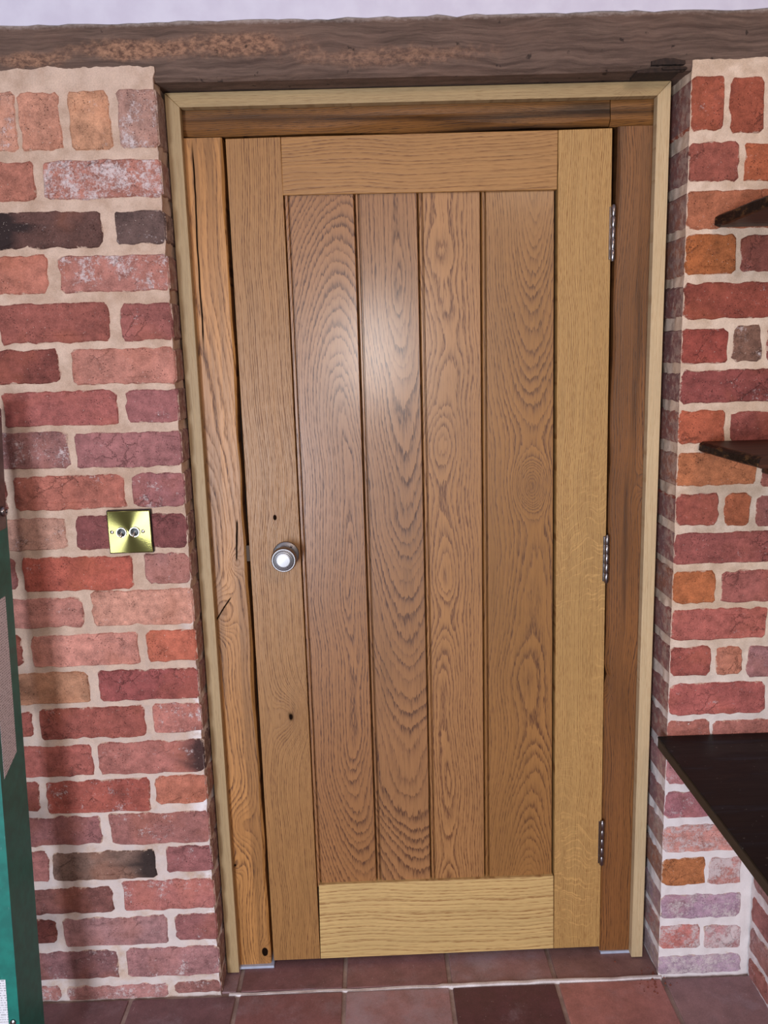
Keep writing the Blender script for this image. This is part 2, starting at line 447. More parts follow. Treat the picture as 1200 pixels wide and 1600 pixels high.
ZB0, ZB1 = 1.930, 2.036          # lintel beam underside / top
V, F = mortar_wall([(-1.73, 0), (XL, 0), (XL, 0.2)], -0.01, 1.956, 0.005, 0.006, zmax=1.925)
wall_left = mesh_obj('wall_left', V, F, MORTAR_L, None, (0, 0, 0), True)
tag(wall_left, 'old red brick wall with beige lime mortar carrying the brass switch plate', 'wall', None, 'structure')
LEFT = [
 (-20,24,143,237,(206,140,116),.25), (28,95,143,236,(204,132,106),.12), (107,173,140,235,(206,140,104),.15), (184,241,138,231,(176,126,112),.35),
 (-115,54,253,317,(186,108,88),.1), (67,249,249,311,(188,114,98),.42),
 (-20,159,330,389,(104,66,60),.12,-1), (180,257,328,382,(104,76,72),.28),
 (-100,76,400,462,(190,108,88),.1), (92,262,398,457,(184,112,100),.36),
 (-3,172,473,536,(158,80,70),.12), (187,267,473,532,(158,84,78),.1),
 (-80,92,547,602,(142,68,60),.05), (111,272,543,601,(190,116,100),.12),
 (4,184,611,667,(176,90,84),.1), (197,276,608,661,(160,90,90),.15),
 (-65,107,676,735,(156,98,94),.3), (117,281,675,731,(168,100,100),.1),
 (20,195,743,797,(182,98,82),.12), (206,284,739,793,(158,92,94),.25),
 (-75,104,811,862,(190,132,112),.18), (118,291,804,859,(134,68,68),.1),
 (-150,26,876,925,(160,90,84),.1), (34,208,870,924,(184,82,66),.1), (225,295,864,913,(172,110,104),.15),
 (-40,131,936,983,(194,118,104),.12), (143,300,922,978,(210,138,116),.14),
 (-130,35,995,1045,(150,70,60),.05), (48,217,991,1042,(204,126,110),.1), (228,303,984,1034,(194,94,70),.08),
 (-30,140,1052,1102,(184,122,90),.08), (153,309,1046,1095,(160,74,72),.12),
 (-110,52,1116,1157,(166,80,70),.08), (61,228,1105,1155,(162,78,68),.08), (238,312,1099,1146,(194,112,100),.34),
 (-20,146,1166,1216,(178,88,78),.12), (153,317,1158,1210,(178,100,90),.2,.72),
 (-100,62,1224,1272,(150,72,64),.1), (72,235,1219,1271,(174,80,68),.26), (243,321,1212,1257,(198,108,84),.12),
 (-10,158,1278,1323,(148,86,86),.1), (171,324,1270,1320,(166,98,92),.2),
 (-90,76,1334,1382,(174,100,94),.1), (81,244,1331,1376,(132,96,84),.1,.8), (259,328,1322,1364,(158,88,88),.22),
 (10,177,1389,1430,(140,80,74),.12), (192,332,1375,1423,(184,102,96),.26),
 (-70,88,1440,1478,(128,62,56),.06), (98,262,1434,1479,(172,116,116),.16), (273,335,1429,1470,(158,90,90),.2),
 (20,185,1488,1532,(144,90,92),.22), (198,340,1480,1526,(174,112,112),.24),
 (-70,96,1544,1568,(188,120,116),.4), (104,264,1540,1562,(184,118,114),.38), (272,342,1534,1553,(158,96,90),.3)]
for b in LEFT:
    px_brick(wall_left, b[0], b[1], b[2], b[3], b[4], b[5], b[6] if len(b) > 6 else None, 'r' if b[1] > 238 and b[0] > 60 and b[1] >= 241 and (b[3] < 240 or b[1] > 245) and b[1] not in (244, 262 if b[2] == 1434 else -1, 264) else None)

fill_courses(wall_left, -1, -1.72, -1, 21); REC.clear()
V, F = mortar_wall([(XR, 0.2), (XR, 0), (1.55, 0)], -0.01, 1.945, 0.005, 0.004, zmax=1.93)
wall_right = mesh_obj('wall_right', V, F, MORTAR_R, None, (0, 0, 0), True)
tag(wall_right, 'orange and red brick wall behind the two dark shelves', 'wall', None, 'structure')
RIGHT = [
 (1073,1133,117,204,(172,78,58),.1), (1141,1196,120,207,(168,76,54),.12), (1205,1262,120,207,(160,74,60),.1),
 (1071,1155,221,283,(164,80,66),.15), (1164,1320,221,281,(184,88,54),.08),
 (1068,1240,296,357,(180,98,66),.12), (1248,1330,296,357,(160,80,60),.1),
 (1063,1151,365,429,(190,98,48),.06), (1158,1320,364,424,(150,74,62),.15),
 (1062,1232,440,498,(156,68,54),.08), (1240,1330,440,498,(160,74,58),.08),
 (1057,1139,512,568,(160,66,56),.12), (1146,1192,508,566,(138,92,76),.22), (1199,1320,508,566,(160,80,70),.1),
 (1055,1235,577,629,(150,68,64),.14,None), (1243,1330,577,629,(160,80,70),.1),
 (1052,1134,641,695,(188,86,58),.12), (1141,1320,641,690,(158,74,66),.12),
 (1049,1183,706,759,(200,110,66),.05), (1190,1330,706,759,(170,90,76),.1),
 (1047,1124,771,822,(172,80,68),.1), (1132,1174,770,822,(190,94,58),.06), (1182,1330,772,822,(168,92,84),.15),
 (1048,1216,831,881,(164,80,74),.14), (1224,1330,831,881,(164,80,74),.1),
 (1041,1119,892,944,(196,102,56),.03), (1128,1300,890,940,(178,92,84),.14),
 (1041,1199,951,1000,(188,92,82),.14), (1206,1330,951,1000,(180,90,80),.1),
 (1040,1112,1011,1058,(176,82,72),.12), (1119,1161,1010,1055,(204,118,92),.1), (1168,1330,1008,1057,(168,108,110),.2),
 (1038,1197,1067,1117,(186,88,82),.16), (1204,1330,1067,1117,(186,88,82),.16),
 (1034,1110,1125,1173,(190,104,90),.16), (1113,1280,1124,1172,(190,108,96),.16),
 (1031,1110,1184,1226,(196,122,126),.24), (1117,1290,1184,1226,(196,122,126),.24),
 (1033,1180,1236,1278,(188,112,122),.30),
 (1028,1158,1289,1332,(222,142,130),.44),
 (1024,1103,1342,1385,(206,116,64),.04), (1108,1158,1340,1383,(214,136,130),.55),
 (1028,1158,1398,1436,(190,146,170),.44),
 (1027,1094,1446,1483,(216,122,116),.46), (1100,1158,1446,1483,(206,140,144),.55),
 (1024,1158,1493,1522,(196,158,180),.50)]
for b in RIGHT:
    px_brick(wall_right, b[0], b[1], b[2], b[3], b[4], b[5], b[6] if len(b) > 6 else None, 'l' if b[0] < 1075 else None)

fill_courses(wall_right, 1, 1.54, 0.60, 22)

# low brick pier that carries the worktop, its face runs towards the room
XP = 0.824
V, F = mortar_wall([(XP, 0.0), (XP, -0.62), (1.5, -0.62)], -0.01, 0.565, 0.006)
wall_pier = mesh_obj('wall_pier', V, F, MORTAR_W, None, (0, 0, 0), True)
tag(wall_pier, 'low brick pier standing under the black worktop', 'wall', None, 'structure')
courses = [(at(1090, 1522).z, at(1090, 1493).z), (at(1090, 1483).z, at(1090, 1446).z), (at(1090, 1436).z, at(1090, 1398).z), (at(1090, 1385).z, at(1090, 1342).z),
           (at(1090, 1332).z, at(1090, 1289).z), (at(1090, 1278).z, at(1090, 1236).z), (at(1090, 1226).z, 0.56)]
rp = random.Random(3)
for k, (z0, z1) in enumerate(courses):
    y = 0.0 if k % 2 else -0.115
    if not k % 2:
        add_brick(wall_pier, 0.006, 0.105, z0, z1, (176, 104, 98), .25, 0, .06, None, None, None, lambda v: (XP+v[1], -v[0], v[2]))
    t = 0.006 if k % 2 else 0.118
    while t < 0.6:
        e = min(t+0.215, 0.615)
        add_brick(wall_pier, t, e, z0, z1, rp.choice([(172, 96, 84), (160, 100, 96), (186, 104, 80), (170, 116, 112)]), rp.uniform(.2, .4), 0, .06, None, None, None,
                  lambda v: (XP+v[1], -v[0], v[2]))
        t = e+0.012
    t = XP+(0.002 if k % 2 else 0.115)
    if not k % 2: add_brick(wall_pier, XP+0.002, XP+0.103, z0, z1, (170, 100, 92), .2, -0.62, -0.57)
    while t < 1.45:
        e = min(t+0.215, 1.498)
        add_brick(wall_pier, t, e, z0, z1, rp.choice([(172, 96, 84), (160, 100, 96), (186, 104, 80)]), rp.uniform(.1, .3), -0.62, -0.57)
        t = e+0.012

# plastered wall above the beam, ceiling
n_ = NT('pale_plaster'); o_, x_, y_, z_ = n_.obj()
pm = n_.noise(o_, 18, 4); n_.bump(n_.add(pm, n_.mul(n_.noise(o_, 160, 3), 0.3)), 0.25, 0.002)
PLASTER = n_.set(Base_Color=n_.mix(n_.step(pm, 0.3, 0.7), S(206, 200, 216), S(216, 212, 226)), Roughness=0.9)
V, F = [], []
nx = 180
for r in range(14):
    for i in range(nx+1):
        x = -1.73+3.28*i/nx
        z = ZB1 - 0.006 + r*0.03
        y = -0.003 + 0.0022*mnoise.noise(Vector((x*14, z*14, 9)))
        if r == 0: z += 0.004*mnoise.noise(Vector((x*30, 5, 1))) + 0.004*mnoise.noise(Vector((x*8, 2, 1))); y += 0.004
        V.append((x, y, z))
for r in range(13):
    for i in range(nx):
        a = r*(nx+1)+i; F.append((a, a+1, a+nx+2, a+nx+1))
wall_upper = mesh_obj('wall_upper', V, F, PLASTER, None, (0, 0, 0), True)
tag(wall_upper, 'pale lilac white plastered wall above the dark beam', 'wall', None, 'structure')
ceiling = bm_obj('ceiling', box(-1.9, 1.6, -3.9, 0.0, 2.41, 2.44), PLASTER)
tag(ceiling, 'plain white ceiling above the plastered wall', 'ceiling', None, 'structure')

# ------------------------------------------------------------------ floor of quarry tiles
V, F = [], []
for r in range(0, 105):
    for i in range(0, 156):
        x = -1.80+i*0.0221; y = -1.95+r*0.0225
        V.append((x, y, -0.0045+0.0012*mnoise.noise(Vector((x*30, y*30, 0)))))
for r in range(104):
    for i in range(155):
        a = r*156+i; F.append((a, a+1, a+157, a+156))
floor = mesh_obj('floor', V, F, GROUT, None, (0, 0, 0), True)
tag(floor, 'worn red and purple quarry tile floor with pale joints', 'floor', None, 'structure')
n_ = NT('quarry_tile'); o_, x_, y_, z_ = n_.obj()
oi = n_.new('ShaderNodeObjectInfo'); rn = n_.mul(oi.outputs['Random'], 30.0)
P = n_.vec(n_.add(x_, rn), n_.add(y_, rn), z_)
big = n_.noise(P, 10, 4, 0.6); mid = n_.noise(P, 45, 4, 0.65); fine = n_.noise(P, 380, 2, 0.7)
c = n_.scale(oi.outputs['Color'], n_.add(-0.15, n_.mul(big, 0.95), n_.mul(mid, 0.75), n_.mul(fine, 0.6)))
wr = n_.step(n_.add(n_.mul(n_.noise(P, 13, 5, 0.7), 0.8), n_.mul(oi.outputs['Alpha'], 0.6), n_.mul(fine, 0.12)), 0.60, 0.92)
c = n_.mix(n_.mul(wr, 0.55), c, S(176, 160, 168))
sc = n_.step(n_.noise(n_.vec(n_.add(n_.mul(x_, 60), rn), n_.mul(y_, 9), 0), 1.0, 5, 0.8), 0.66, 0.74)
c = n_.mix(n_.mul(sc, 0.30), c, S(190, 176, 178))
sp = n_.step(n_.noise(P, 240, 2), 0.71, 0.76)
c = n_.mix(n_.mul(sp, 0.5), c, S(205, 190, 186))
n_.bump(n_.add(n_.mul(mid, 0.6), n_.mul(fine, 0.25)), 0.35, 0.002)
TILE = n_.set(Base_Color=c, Roughness=n_.step(big, 0.3, 0.7, 0.50, 0.68))
TCOL = {(-1, 0): ((112, 70, 70), .1), (-2, 0): ((100, 64, 66), .1)}
JX = -0.341
ROW0 = {-1: ((122, 82, 82), .2), 0: ((116, 70, 70), .05), 1: ((124, 76, 74), .10), 2: ((132, 88, 86), .30), 3: ((126, 84, 78), .06), 4: ((130, 84, 78), .1)}
ROW1 = {-3: ((104, 66, 68), .1), -2: ((112, 72, 74), .12), -1: ((108, 68, 70), .14), 0: ((130, 76, 74), .16), 1: ((148, 98, 96), .38), 2: ((84, 40, 44), .02), 3: ((164, 96, 86), .06), 4: ((138, 98, 96), .12), 5: ((130, 90, 88), .1)}
rt = random.Random(5)
PT = 0.2425
for row in range(0, 9):
    for k in range(-6, 8):
        x0 = JX+k*PT+0.005; x1 = JX+(k+1)*PT-0.005
        if row == 0:
            if k < -1 or k > 3: continue
            x0 = max(x0, XL-0.02); x1 = min(x1, XR+0.05); ya, yb = 0.006, 0.246
            col = ROW0.get(k)
        else:
            yb = -(row-1)*PT-0.006; ya = -row*PT+0.005
            col = ROW1.get(k) if row == 1 else None
        if col is None:
            col = (rt.choice([(116, 72, 72), (132, 80, 76), (150, 98, 90), (98, 56, 58), (138, 92, 90)]), rt.uniform(.02, .25))
        bm = box(x0, x1, ya, yb, -0.02, 0.0, 0.0022, 2)
        for v in bm.verts:
            if v.co.z > -0.004:
                v.co.z += 0.0012*mnoise.noise(Vector((v.co.x*9, v.co.y*9, row)))
                v.co.x += 0.0012*mnoise.noise(Vector((v.co.x*50, v.co.y*50, 4))); v.co.y += 0.0012*mnoise.noise(Vector((v.co.x*50, v.co.y*50, 8)))
        o = bm_obj('tile', bm, TILE, floor)
        g_ = sum(col[0])/3; c = S(*[(q*0.78+g_*0.22)*1.08+10 for q in col[0]]); o.color = (c[0], c[1], c[2], col[1]+0.13)
# proud cream mortar ridge along the threshold joint
secs = []
for i in range(70):
    x = at(372, 1551, 0, 0).x-0.02+0.99*i/69; yy = 0.001+0.003*mnoise.noise(Vector((x*9, 0, 0)))
    w = 0.0065+0.002*mnoise.noise(Vector((x*30, 3, 0))); h = 0.0035+0.0022*mnoise.noise(Vector((x*24, 7, 0)))
    if x < 0.12: h -= 0.0042; w *= 0.75
    secs.append([(x, yy-w, -0.006), (x, yy-w*0.6, h*0.7), (x, yy, h), (x, yy+w*0.6, h*0.7), (x, yy+w, -0.006)])
mesh = bm_obj('mortar_ridge', loft(secs), MORTAR_W, floor, None, True)

# crumbs knocked off the bricks at the foot of the right-hand quoin
rc = random.Random(11); bm = bmesh.new()
for k in range(46):
    p = Vector((XR-0.012+rc.gauss(0, 0.022), -0.006+rc.gauss(0, 0.022), 0.0)); q = rc.uniform(0.0012, 0.0042)
    vs4 = [bm.verts.new(p+Vector((q*rc.uniform(.5, 1.2)*math.cos(a), q*rc.uniform(.5, 1.2)*math.sin(a), 0.0002))) for a in (0, 1.3, 2.6, 3.9, 5.1)]
    tp = bm.verts.new(p+Vector((0, 0, q*0.9)))
    for i in range(5): bm.faces.new((vs4[i], vs4[(i+1) % 5], tp))
    bm.faces.new(vs4[::-1])
crumbs = bm_obj('brick_crumbs', bm, plain('crushed_brick', S(128, 70, 54), 0.95, 0, 0.3, 200))
tag(crumbs, 'small red brick crumbs scattered on the tiles at the wall corner', 'debris', None, 'stuff')

# ------------------------------------------------------------------ lintel beam
n_ = NT('old_dark_beam'); o_, x_, y_, z_ = n_.obj()
G = n_.noise(n_.vec(n_.mul(x_, 7), n_.mul(y_, 60), n_.add(n_.mul(z_, 130), n_.mul(n_.noise(o_, 6, 3), 7))), 1.0, 5, 0.65)
fib = n_.noise(n_.vec(n_.mul(x_, 30), n_.mul(y_, 300), n_.mul(z_, 700)), 1.0, 3, 0.6)
big = n_.noise(n_.vec(n_.mul(x_, 4), 0.0, n_.mul(z_, 14)), 1.0, 4, 0.6)
c = n_.mix(n_.step(G, 0.25, 0.75), S(76, 59, 51), S(118, 95, 83))
c = n_.mix(n_.step(big, 0.45, 0.7, 0.0, 0.5), c, S(124, 96, 82))
rough_n = n_.noise(n_.vec(n_.mul(x_, 90), n_.mul(y_, 90), n_.mul(z_, 140)), 1.0, 5, 0.75)
for (cx, cz, rx, rz, st) in ((-0.40, 1.985, 0.16, 0.022, .9), (-0.60, 1.972, 0.07, 0.018, .8), (-0.71, 1.985, 0.06, 0.02, .7), (-0.22, 1.99, 0.14, 0.026, .75), (0.05, 1.965, 0.22, 0.02, .45)):
    du = n_.m('DIVIDE', n_.add(x_, -cx), rx); dv = n_.m('DIVIDE', n_.add(z_, -cz), rz)
    q = n_.m('EXPONENT', n_.mul(n_.add(n_.mul(du, du), n_.mul(dv, dv)), -1.0))
    mk = n_.step(n_.add(q, n_.mul(n_.noise(o_, 26, 5, 0.7), 1.3)), 0.95, 1.55)
    c = n_.mix(n_.mul(mk, st), c, n_.mix(n_.step(rough_n, 0.35, 0.65), S(96, 68, 56), S(176, 132, 104)))
c = n_.scale(c, n_.add(0.62, n_.mul(fib, 0.5), n_.mul(rough_n, 0.25)))
dk = n_.step(n_.noise(o_, 40, 3, 0.6), 0.66, 0.72)
c = n_.mix(n_.mul(dk, 0.7), c, S(24, 17, 16))
# limewash left along the top arris
lw = n_.mul(n_.step(n_.add(z_, n_.mul(rough_n, 0.016)), 2.030, 2.043), 0.7)
c = n_.mix(lw, c, S(196, 182, 176))
n_.bump(n_.add(n_.mul(G, 0.5), n_.mul(fib, 0.3), n_.mul(rough_n, 0.7)), 0.7, 0.003)
BEAM = n_.set(Base_Color=c, Roughness=0.8, Specular_IOR_Level=0.3)
secs = []
for i in range(240):
    x = -1.73+3.28*i/239
    j = lambda a, k, f=7: a*mnoise.noise(Vector((x*f, k, 2)))
    arr = 0.007+j(0.006, 1, 5)
    sec = [(x, 0.30, ZB0), (x, 0.06, ZB0+j(0.002, 2)), (x, 0.004+arr, ZB0+j(0.003, 3)), (x, 0.005+j(0.003, 4), ZB0+arr)]
    for r in range(1, 8):
        sec.append((x, 0.003+0.0035*mnoise.noise(Vector((x*9, r*1.3, 6)))+0.0015*mnoise.noise(Vector((x*40, r*2.3, 6))), ZB0+0.012+(ZB1-ZB0-0.012)*r/8))
    sec += [(x, 0.004, ZB1), (x, 0.30, ZB1)]
    secs.append(sec)
beam = bm_obj('lintel_beam', loft(secs), BEAM, None, (0, 0, 0))
tag(beam, 'rough dark old timber lintel beam spanning above the door', 'beam', None, 'structure')

CHAR = plain('splintered_dark_heartwood', S(48, 32, 24), 0.85, 0, 0.35, 90)
for (xa, xb_, ya, yb2, za, zb_) in ((0.545, 0.607, -0.003, 0.03, 1.9365, 1.9480), (0.520, 0.600, 0.004, 0.05, 1.9255, 1.9330), (0.566, 0.612, 0.0, 0.022, 1.9290, 1.9352)):
    secs = []
    for i in range(14):
        t = i/13; x = xa+(xb_-xa)*t; h = (0.35+0.65*math.sin(math.pi*min(1, 0.12+t*0.8)))
        j = lambda k: 0.0012*mnoise.noise(Vector((x*160, k, za*40)))
        secs.append([(x, yb2, za), (x, ya+j(1), za+j(2)), (x, ya+j(3)+0.001, za+(zb_-za)*h+j(4)), (x, yb2, zb_)])
    bm_obj('splinter', loft(secs), CHAR, beam)

# ------------------------------------------------------------------ door frame (jambs, head) and slips
YJ, YA, YD, YP = 0.085, 0.062, 0.083, 0.0915
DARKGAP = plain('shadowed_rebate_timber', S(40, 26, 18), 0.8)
frame = empty('trim_1', (0.117, YJ+0.05, 0))
tag(frame, 'weathered oak door frame with waney edged jambs and dark head', 'door frame', None, 'structure')
WJL = wood('oak_jamb_left', S(204, 146, 86), S(96, 58, 32), True, -0.05, 0.05, 0.03, 0.0, 0.07, 1.8, 170, 0.4, 1.4, 0.75,
           knots=((-0.012, -0.05, 0.035, 0.06), (-0.002, -0.57, 0.05, 0.05, 0.0), (-0.02, -0.66, 0.018, 0.03), (0.036, -0.89, 0.02, 0.05, 0.35), (0.025, 0.06, 0.016, 0.04, 0.0)), tone=0.25, streak=0.35, rough=0.42,
           cracks=((-0.010, 0.93, -0.014, 0.50, 0.0026), (-0.036, -0.085, 0.012, -0.012, 0.0028), (0.033, 0.16, 0.026, 0.06, 0.003)))
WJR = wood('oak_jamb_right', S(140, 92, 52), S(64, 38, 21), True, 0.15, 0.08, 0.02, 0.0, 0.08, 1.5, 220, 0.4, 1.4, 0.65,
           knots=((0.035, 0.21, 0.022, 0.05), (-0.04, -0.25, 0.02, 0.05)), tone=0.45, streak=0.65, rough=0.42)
WHD = wood('oak_head', S(142, 96, 52), S(52, 30, 16), False, 0.10, 0.05, 0.02, 0.0, 0.05, 2.0, 300, 0.3, 1.6, 0.6, tone=0.40, streak=0.9, rough=0.4)  # aged oak, its colour deepened further for the shade under the slip
def jamb(name, x0, x1, z0, z1, mat, wavy):
    secs = []
    for i in range(70):
        z = z0+(z1-z0)*i/69
        j = lambda a, k, f: a*mnoise.noise(Vector((k, z*f, 1.5)))
        if wavy == 'r':
            e = x1 + j(0.003, 1, 3) + j(0.0025, 2, 11) - 0.002; c = 0.003+abs(j(0.008, 3, 4))
            secs.append([(x0, 0.2, z), (x0, YJ, z), ((x0+x1)/2, YJ+j(0.001, 5, 6), z), (e-c, YJ+0.0005, z), (e, YJ+c, z), (e, 0.125, z), (e, 0.2, z)])
        else:
            e = x0 + abs(j(0.0035, 1, 3)) + j(0.002, 2, 11) + 0.001; c = 0.003+abs(j(0.010, 3, 4))
            if abs(z-0.70) < 0.012: e += 0.006   # the old nail hole
            secs.append([(e, 0.2, z), (e, 0.125, z), (e, YJ+c, z), (e+c, YJ+0.0005, z), ((x0+x1)/2, YJ+j(0.001, 5, 6), z), (x1, YJ, z), (x1, 0.2, z)])
    return bm_obj(name, loft(secs), mat, frame)
jl = jamb('jamb', -0.375, -0.2735, 0.006, 1.851, WJL, 'r'); jl['label'] = 'honey brown oak jamb with black knot and drying cracks'
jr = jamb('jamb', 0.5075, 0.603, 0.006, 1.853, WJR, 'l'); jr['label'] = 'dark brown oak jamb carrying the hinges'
def head(x0, x1, k0):
    secs = []
    for i in range(50):
        x = x0+(x1-x0)*i/49
        j = lambda a, k, f: a*mnoise.noise(Vector((x*f, k, k0)))
        c = 0.012+j(0.012, 1, 4); b = 1.855+j(0.0035, 2, 3)+j(0.0015, 3, 16)
        secs.append([(x, 0.2, b), (x, YJ+c*0.9, b), (x, YJ+0.001, b+c), (x, YJ+0.004+j(0.002, 5, 5), 1.885), (x, YJ+0.006, 1.925), (x, 0.2, 1.925)])
    return bm_obj('head', loft(secs), WHD, frame)
xs = at(954, 180, YJ).x
head(-0.375, xs-0.0008, 4.0); head(xs+0.0008, 0.603, 9.0)
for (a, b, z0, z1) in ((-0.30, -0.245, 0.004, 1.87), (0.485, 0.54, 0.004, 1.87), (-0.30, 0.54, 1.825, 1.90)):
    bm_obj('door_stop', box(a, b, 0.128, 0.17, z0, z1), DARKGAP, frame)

bm_obj('strike_plate', box(at(385, 864, YJ).x, at(391, 864, YJ).x, YJ-0.001, YJ+0.02, at(388, 877, YJ).z, at(388, 852, YJ).z, 0.0005), plain('aged_brass', S(52, 36, 22), 0.5, 0.6), frame)
PACK = plain('pale_plastic_packer', S(176, 182, 200), 0.5, 0, 0.1)
bm_obj('packer', box(at(375, 1508, YJ).x, at(429, 1508, YJ).x, YJ-0.008, YJ+0.05, 0.0, 0.0065, 0.0008), PACK, frame)
bm_obj('packer', box(at(938, 1482, YJ).x, at(985, 1482, YJ).x, YJ-0.004, YJ+0.05, 0.0, 0.0065, 0.0008), PACK, frame)
arch = empty('trim_2', (0.115, YA+0.01, 0))
tag(arch, 'pale new oak slip mitred around the door frame', 'trim', None, 'structure')
WA = [wood('pale_oak_slip_left', S(186, 160, 122), S(140, 114, 82), True, 0.4, 0.02, 0.0, 0.0, 0.04, 1.5, 420, 0.3, 1.6, 0.35, tone=0.10, rough=0.55),
      wood('pale_oak_slip_top', S(188, 162, 122), S(134, 108, 76), False, 0.10, 0.04, 0.01, 0.0, 0.03, 2.0, 420, 0.3, 1.6, 0.45, knots=((0.0, 0.42, 0.02, 0.03, 0.0),), tone=0.12, rough=0.55),
      wood('pale_oak_slip_right', S(216, 192, 156), S(180, 150, 112), True, 0.06, 0.03, 0.01, 0.0, 0.03, 1.3, 380, 0.3, 1.6, 0.4, tone=0.10, rough=0.55)]
aL0, aL1 = at(252, 135, YA), at(358, 1512, YA); aI0, aI1 = at(280, 160, YA), at(373, 1510, YA)
bR0, bR1 = at(1050, 133, YA), at(1003, 1488, YA); bI0, bI1 = at(1027, 157, YA), at(987, 1488, YA)
zt = 1.928; zi = (aI0.z+bI0.z)/2
xo0, xi0 = max((aL0.x+aL1.x)/2, XL-0.002), (aI0.x+aI1.x)/2
xo1, xi1 = (bR0.x+bR1.x)/2, (bI0.x+bI1.x)/2
def slip(q, mat):
    f = [Vector((x, YA, z)) for x, z in q]
    return bm_obj('slip', hexa(f, [p+Vector((0, 0.0215, 0)) for p in f], 0.0012, 2), mat, arch)
g = 0.0006
slip([(xo0, zt), (xi0, zi+g), (xi0, 0.004), (xo0, 0.004)], WA[0])
slip([(xo0+g, zt), (xo1-g, zt), (xi1-g, zi), (xi0+g, zi)], WA[1])
slip([(xi1, zi+g), (xo1, zt), (xo1, 0.004), (xi1, 0.004)], WA[2])
# timber packing behind the slips so no gap shows
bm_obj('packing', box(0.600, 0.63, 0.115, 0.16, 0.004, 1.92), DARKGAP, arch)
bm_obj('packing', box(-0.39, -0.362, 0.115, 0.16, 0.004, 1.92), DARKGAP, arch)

# ------------------------------------------------------------------ door
door = empty('door_1', (0.117, YD+0.02, 0.0))
tag(door, 'oak ledged plank door with four grooved boards in a framed surround', 'door', None, 'structure')
WST = wood('oak_stile_left', S(180, 132, 80), S(112, 74, 42), True, 0.12, 0.03, 0.02, 0.0, 0.05, 1.2, 230, 0.4, 1.2, 0.85,
           knots=((0.004, 0.155, 0.014, 0.02), (0.012, -0.30, 0.05, 0.10, 0.15)), tone=0.12, rough=0.42)
WSR = wood('oak_stile_right', S(196, 155, 98), S(140, 100, 56), True, 0.4, 0.0, 0.0, 0.0, 0.03, 1.0, 260, 0.3, 1.2, 0.75, fleck=0.55, knots=((-0.01, 0.645, 0.014, 0.03),), tone=0.12, rough=0.45)
WRT = wood('oak_rail_top', S(180, 132, 78), S(120, 80, 44), False, 0.14, 0.02, 0.06, 0.0, 0.05, 2.0, 130, 0.4, 1.5, 0.70, knots=((-0.02, -0.24, 0.04, 0.05, 0.0),), tone=0.12, rough=0.42)
WRB = wood('oak_rail_bottom', S(222, 188, 130), S(152, 112, 66), False, -0.22, 0.02, 0.0, 0.0, 0.04, 2.4, 105, 0.25, 1.3, 0.75, tone=0.10, rough=0.42)
bm_obj('stile', px_board([(352, 217), (438, 214), (500.5, 1498), (428, 1501)], YD, 0.042), WST, door)
bm_obj('stile', px_board([(872.5, 203), (957, 200), (937, 1479), (865.5, 1482)], YD, 0.042), WSR, door)
bm_obj('rail', px_board([(438.6, 214), (871.9, 203), (870.5, 296), (442, 305)], YD, 0.042), WRT, door)
bm_obj('rail', px_board([(498, 1383), (864.8, 1369), (864.8, 1482), (501.1, 1498)], YD, 0.042), WRB, door)
XB = [-0.1585, -0.0165, 0.1105, 0.2375, 0.392]
PW = [dict(light=S(168, 117, 72), dark=S(84, 48, 24), u0=0.032, d0=0.012, tilt=0.02, curve=0.15, amp=0.035, vf=1.8, freq=185, contrast=0.92),
      dict(light=S(166, 118, 76), dark=S(84, 50, 27), u0=0.022, d0=0.095, tilt=-0.115, amp=0.035, vf=2.2, freq=180, contrast=0.90),
      dict(light=S(180, 130, 82), dark=S(104, 64, 34), u0=-0.024, d0=0.035, tilt=0.015, amp=0.075, vf=2.6, freq=190, contrast=0.85),
      dict(light=S(166, 118, 68), dark=S(98, 62, 32), u0=0.024, d0=0.095, tilt=0.0, curve=-0.14, amp=0.035, vf=2.2, freq=205, contrast=0.80, knots=((0.03, 0.16, 0.030, -0.05, 0.0),))]
for k in range(4):
    m = wood('oak_plank', tone=0.16, rough=0.38, coat=0.45, jit=0.95, bs=0.15, **PW[k])
    x0, x1 = XB[k], XB[k+1]
    dep = 0.0085; gv = 0.0032
    bead = 0.0085 if k == 0 else 0.0065
    prof = [(x0+0.0004, YP+0.012), (x0+0.0004, YP+dep), (x0+0.0018, YP+0.0014), (x0+0.0030, YP), (x0+bead-0.001, YP), (x0+bead, YP+0.001),
            (x0+bead+0.0008, YP+dep), (x0+bead+0.0008+gv*0.6, YP+dep), (x0+bead+0.0008+gv, YP+0.0012), (x0+bead+0.004, YP), (x1-0.0032, YP), (x1-0.0022, YP+0.001), (x1-0.0006, YP+dep), (x1-0.0006, YP+0.012), (x1-0.0006, YP+0.022), (x0+0.0004, YP+0.022)]
    sh = lambda x, z: x + ((0.0045 if z < 1 else -0.0045) if k == 3 and x > x1-0.006 else 0.0)
    secs = [[(sh(x, z), y, z) for x, y in prof] for z in (0.200, 1.755)]
    bm_obj('plank', loft(secs), m, door, Vector(((x0+x1)/2, YP, 0.9775)))

bm_obj('light_stop_board', box(-0.175, 0.41, YP+0.0205, YP+0.03, 0.18, 1.77), DARKGAP, door)  # unseen board added to stop light leaking through the plank grooves
STEEL = plain('polished_steel', S(140, 132, 132), 0.28, 1.0)
NICKEL_n = NT('satin_nickel'); o_, x_, y_, z_ = NICKEL_n.obj()
rr = NICKEL_n.m('SQRT', NICKEL_n.add(NICKEL_n.mul(x_, x_), NICKEL_n.mul(z_, z_)))
NICKEL_n.bump(NICKEL_n.noise(NICKEL_n.vec(NICKEL_n.mul(rr, 4000), 0.0, 0.0), 1.0, 2), 0.05, 0.0005)
NICKEL = NICKEL_n.set(Base_Color=S(150, 147, 148), Metallic=1.0, Roughness=0.40)
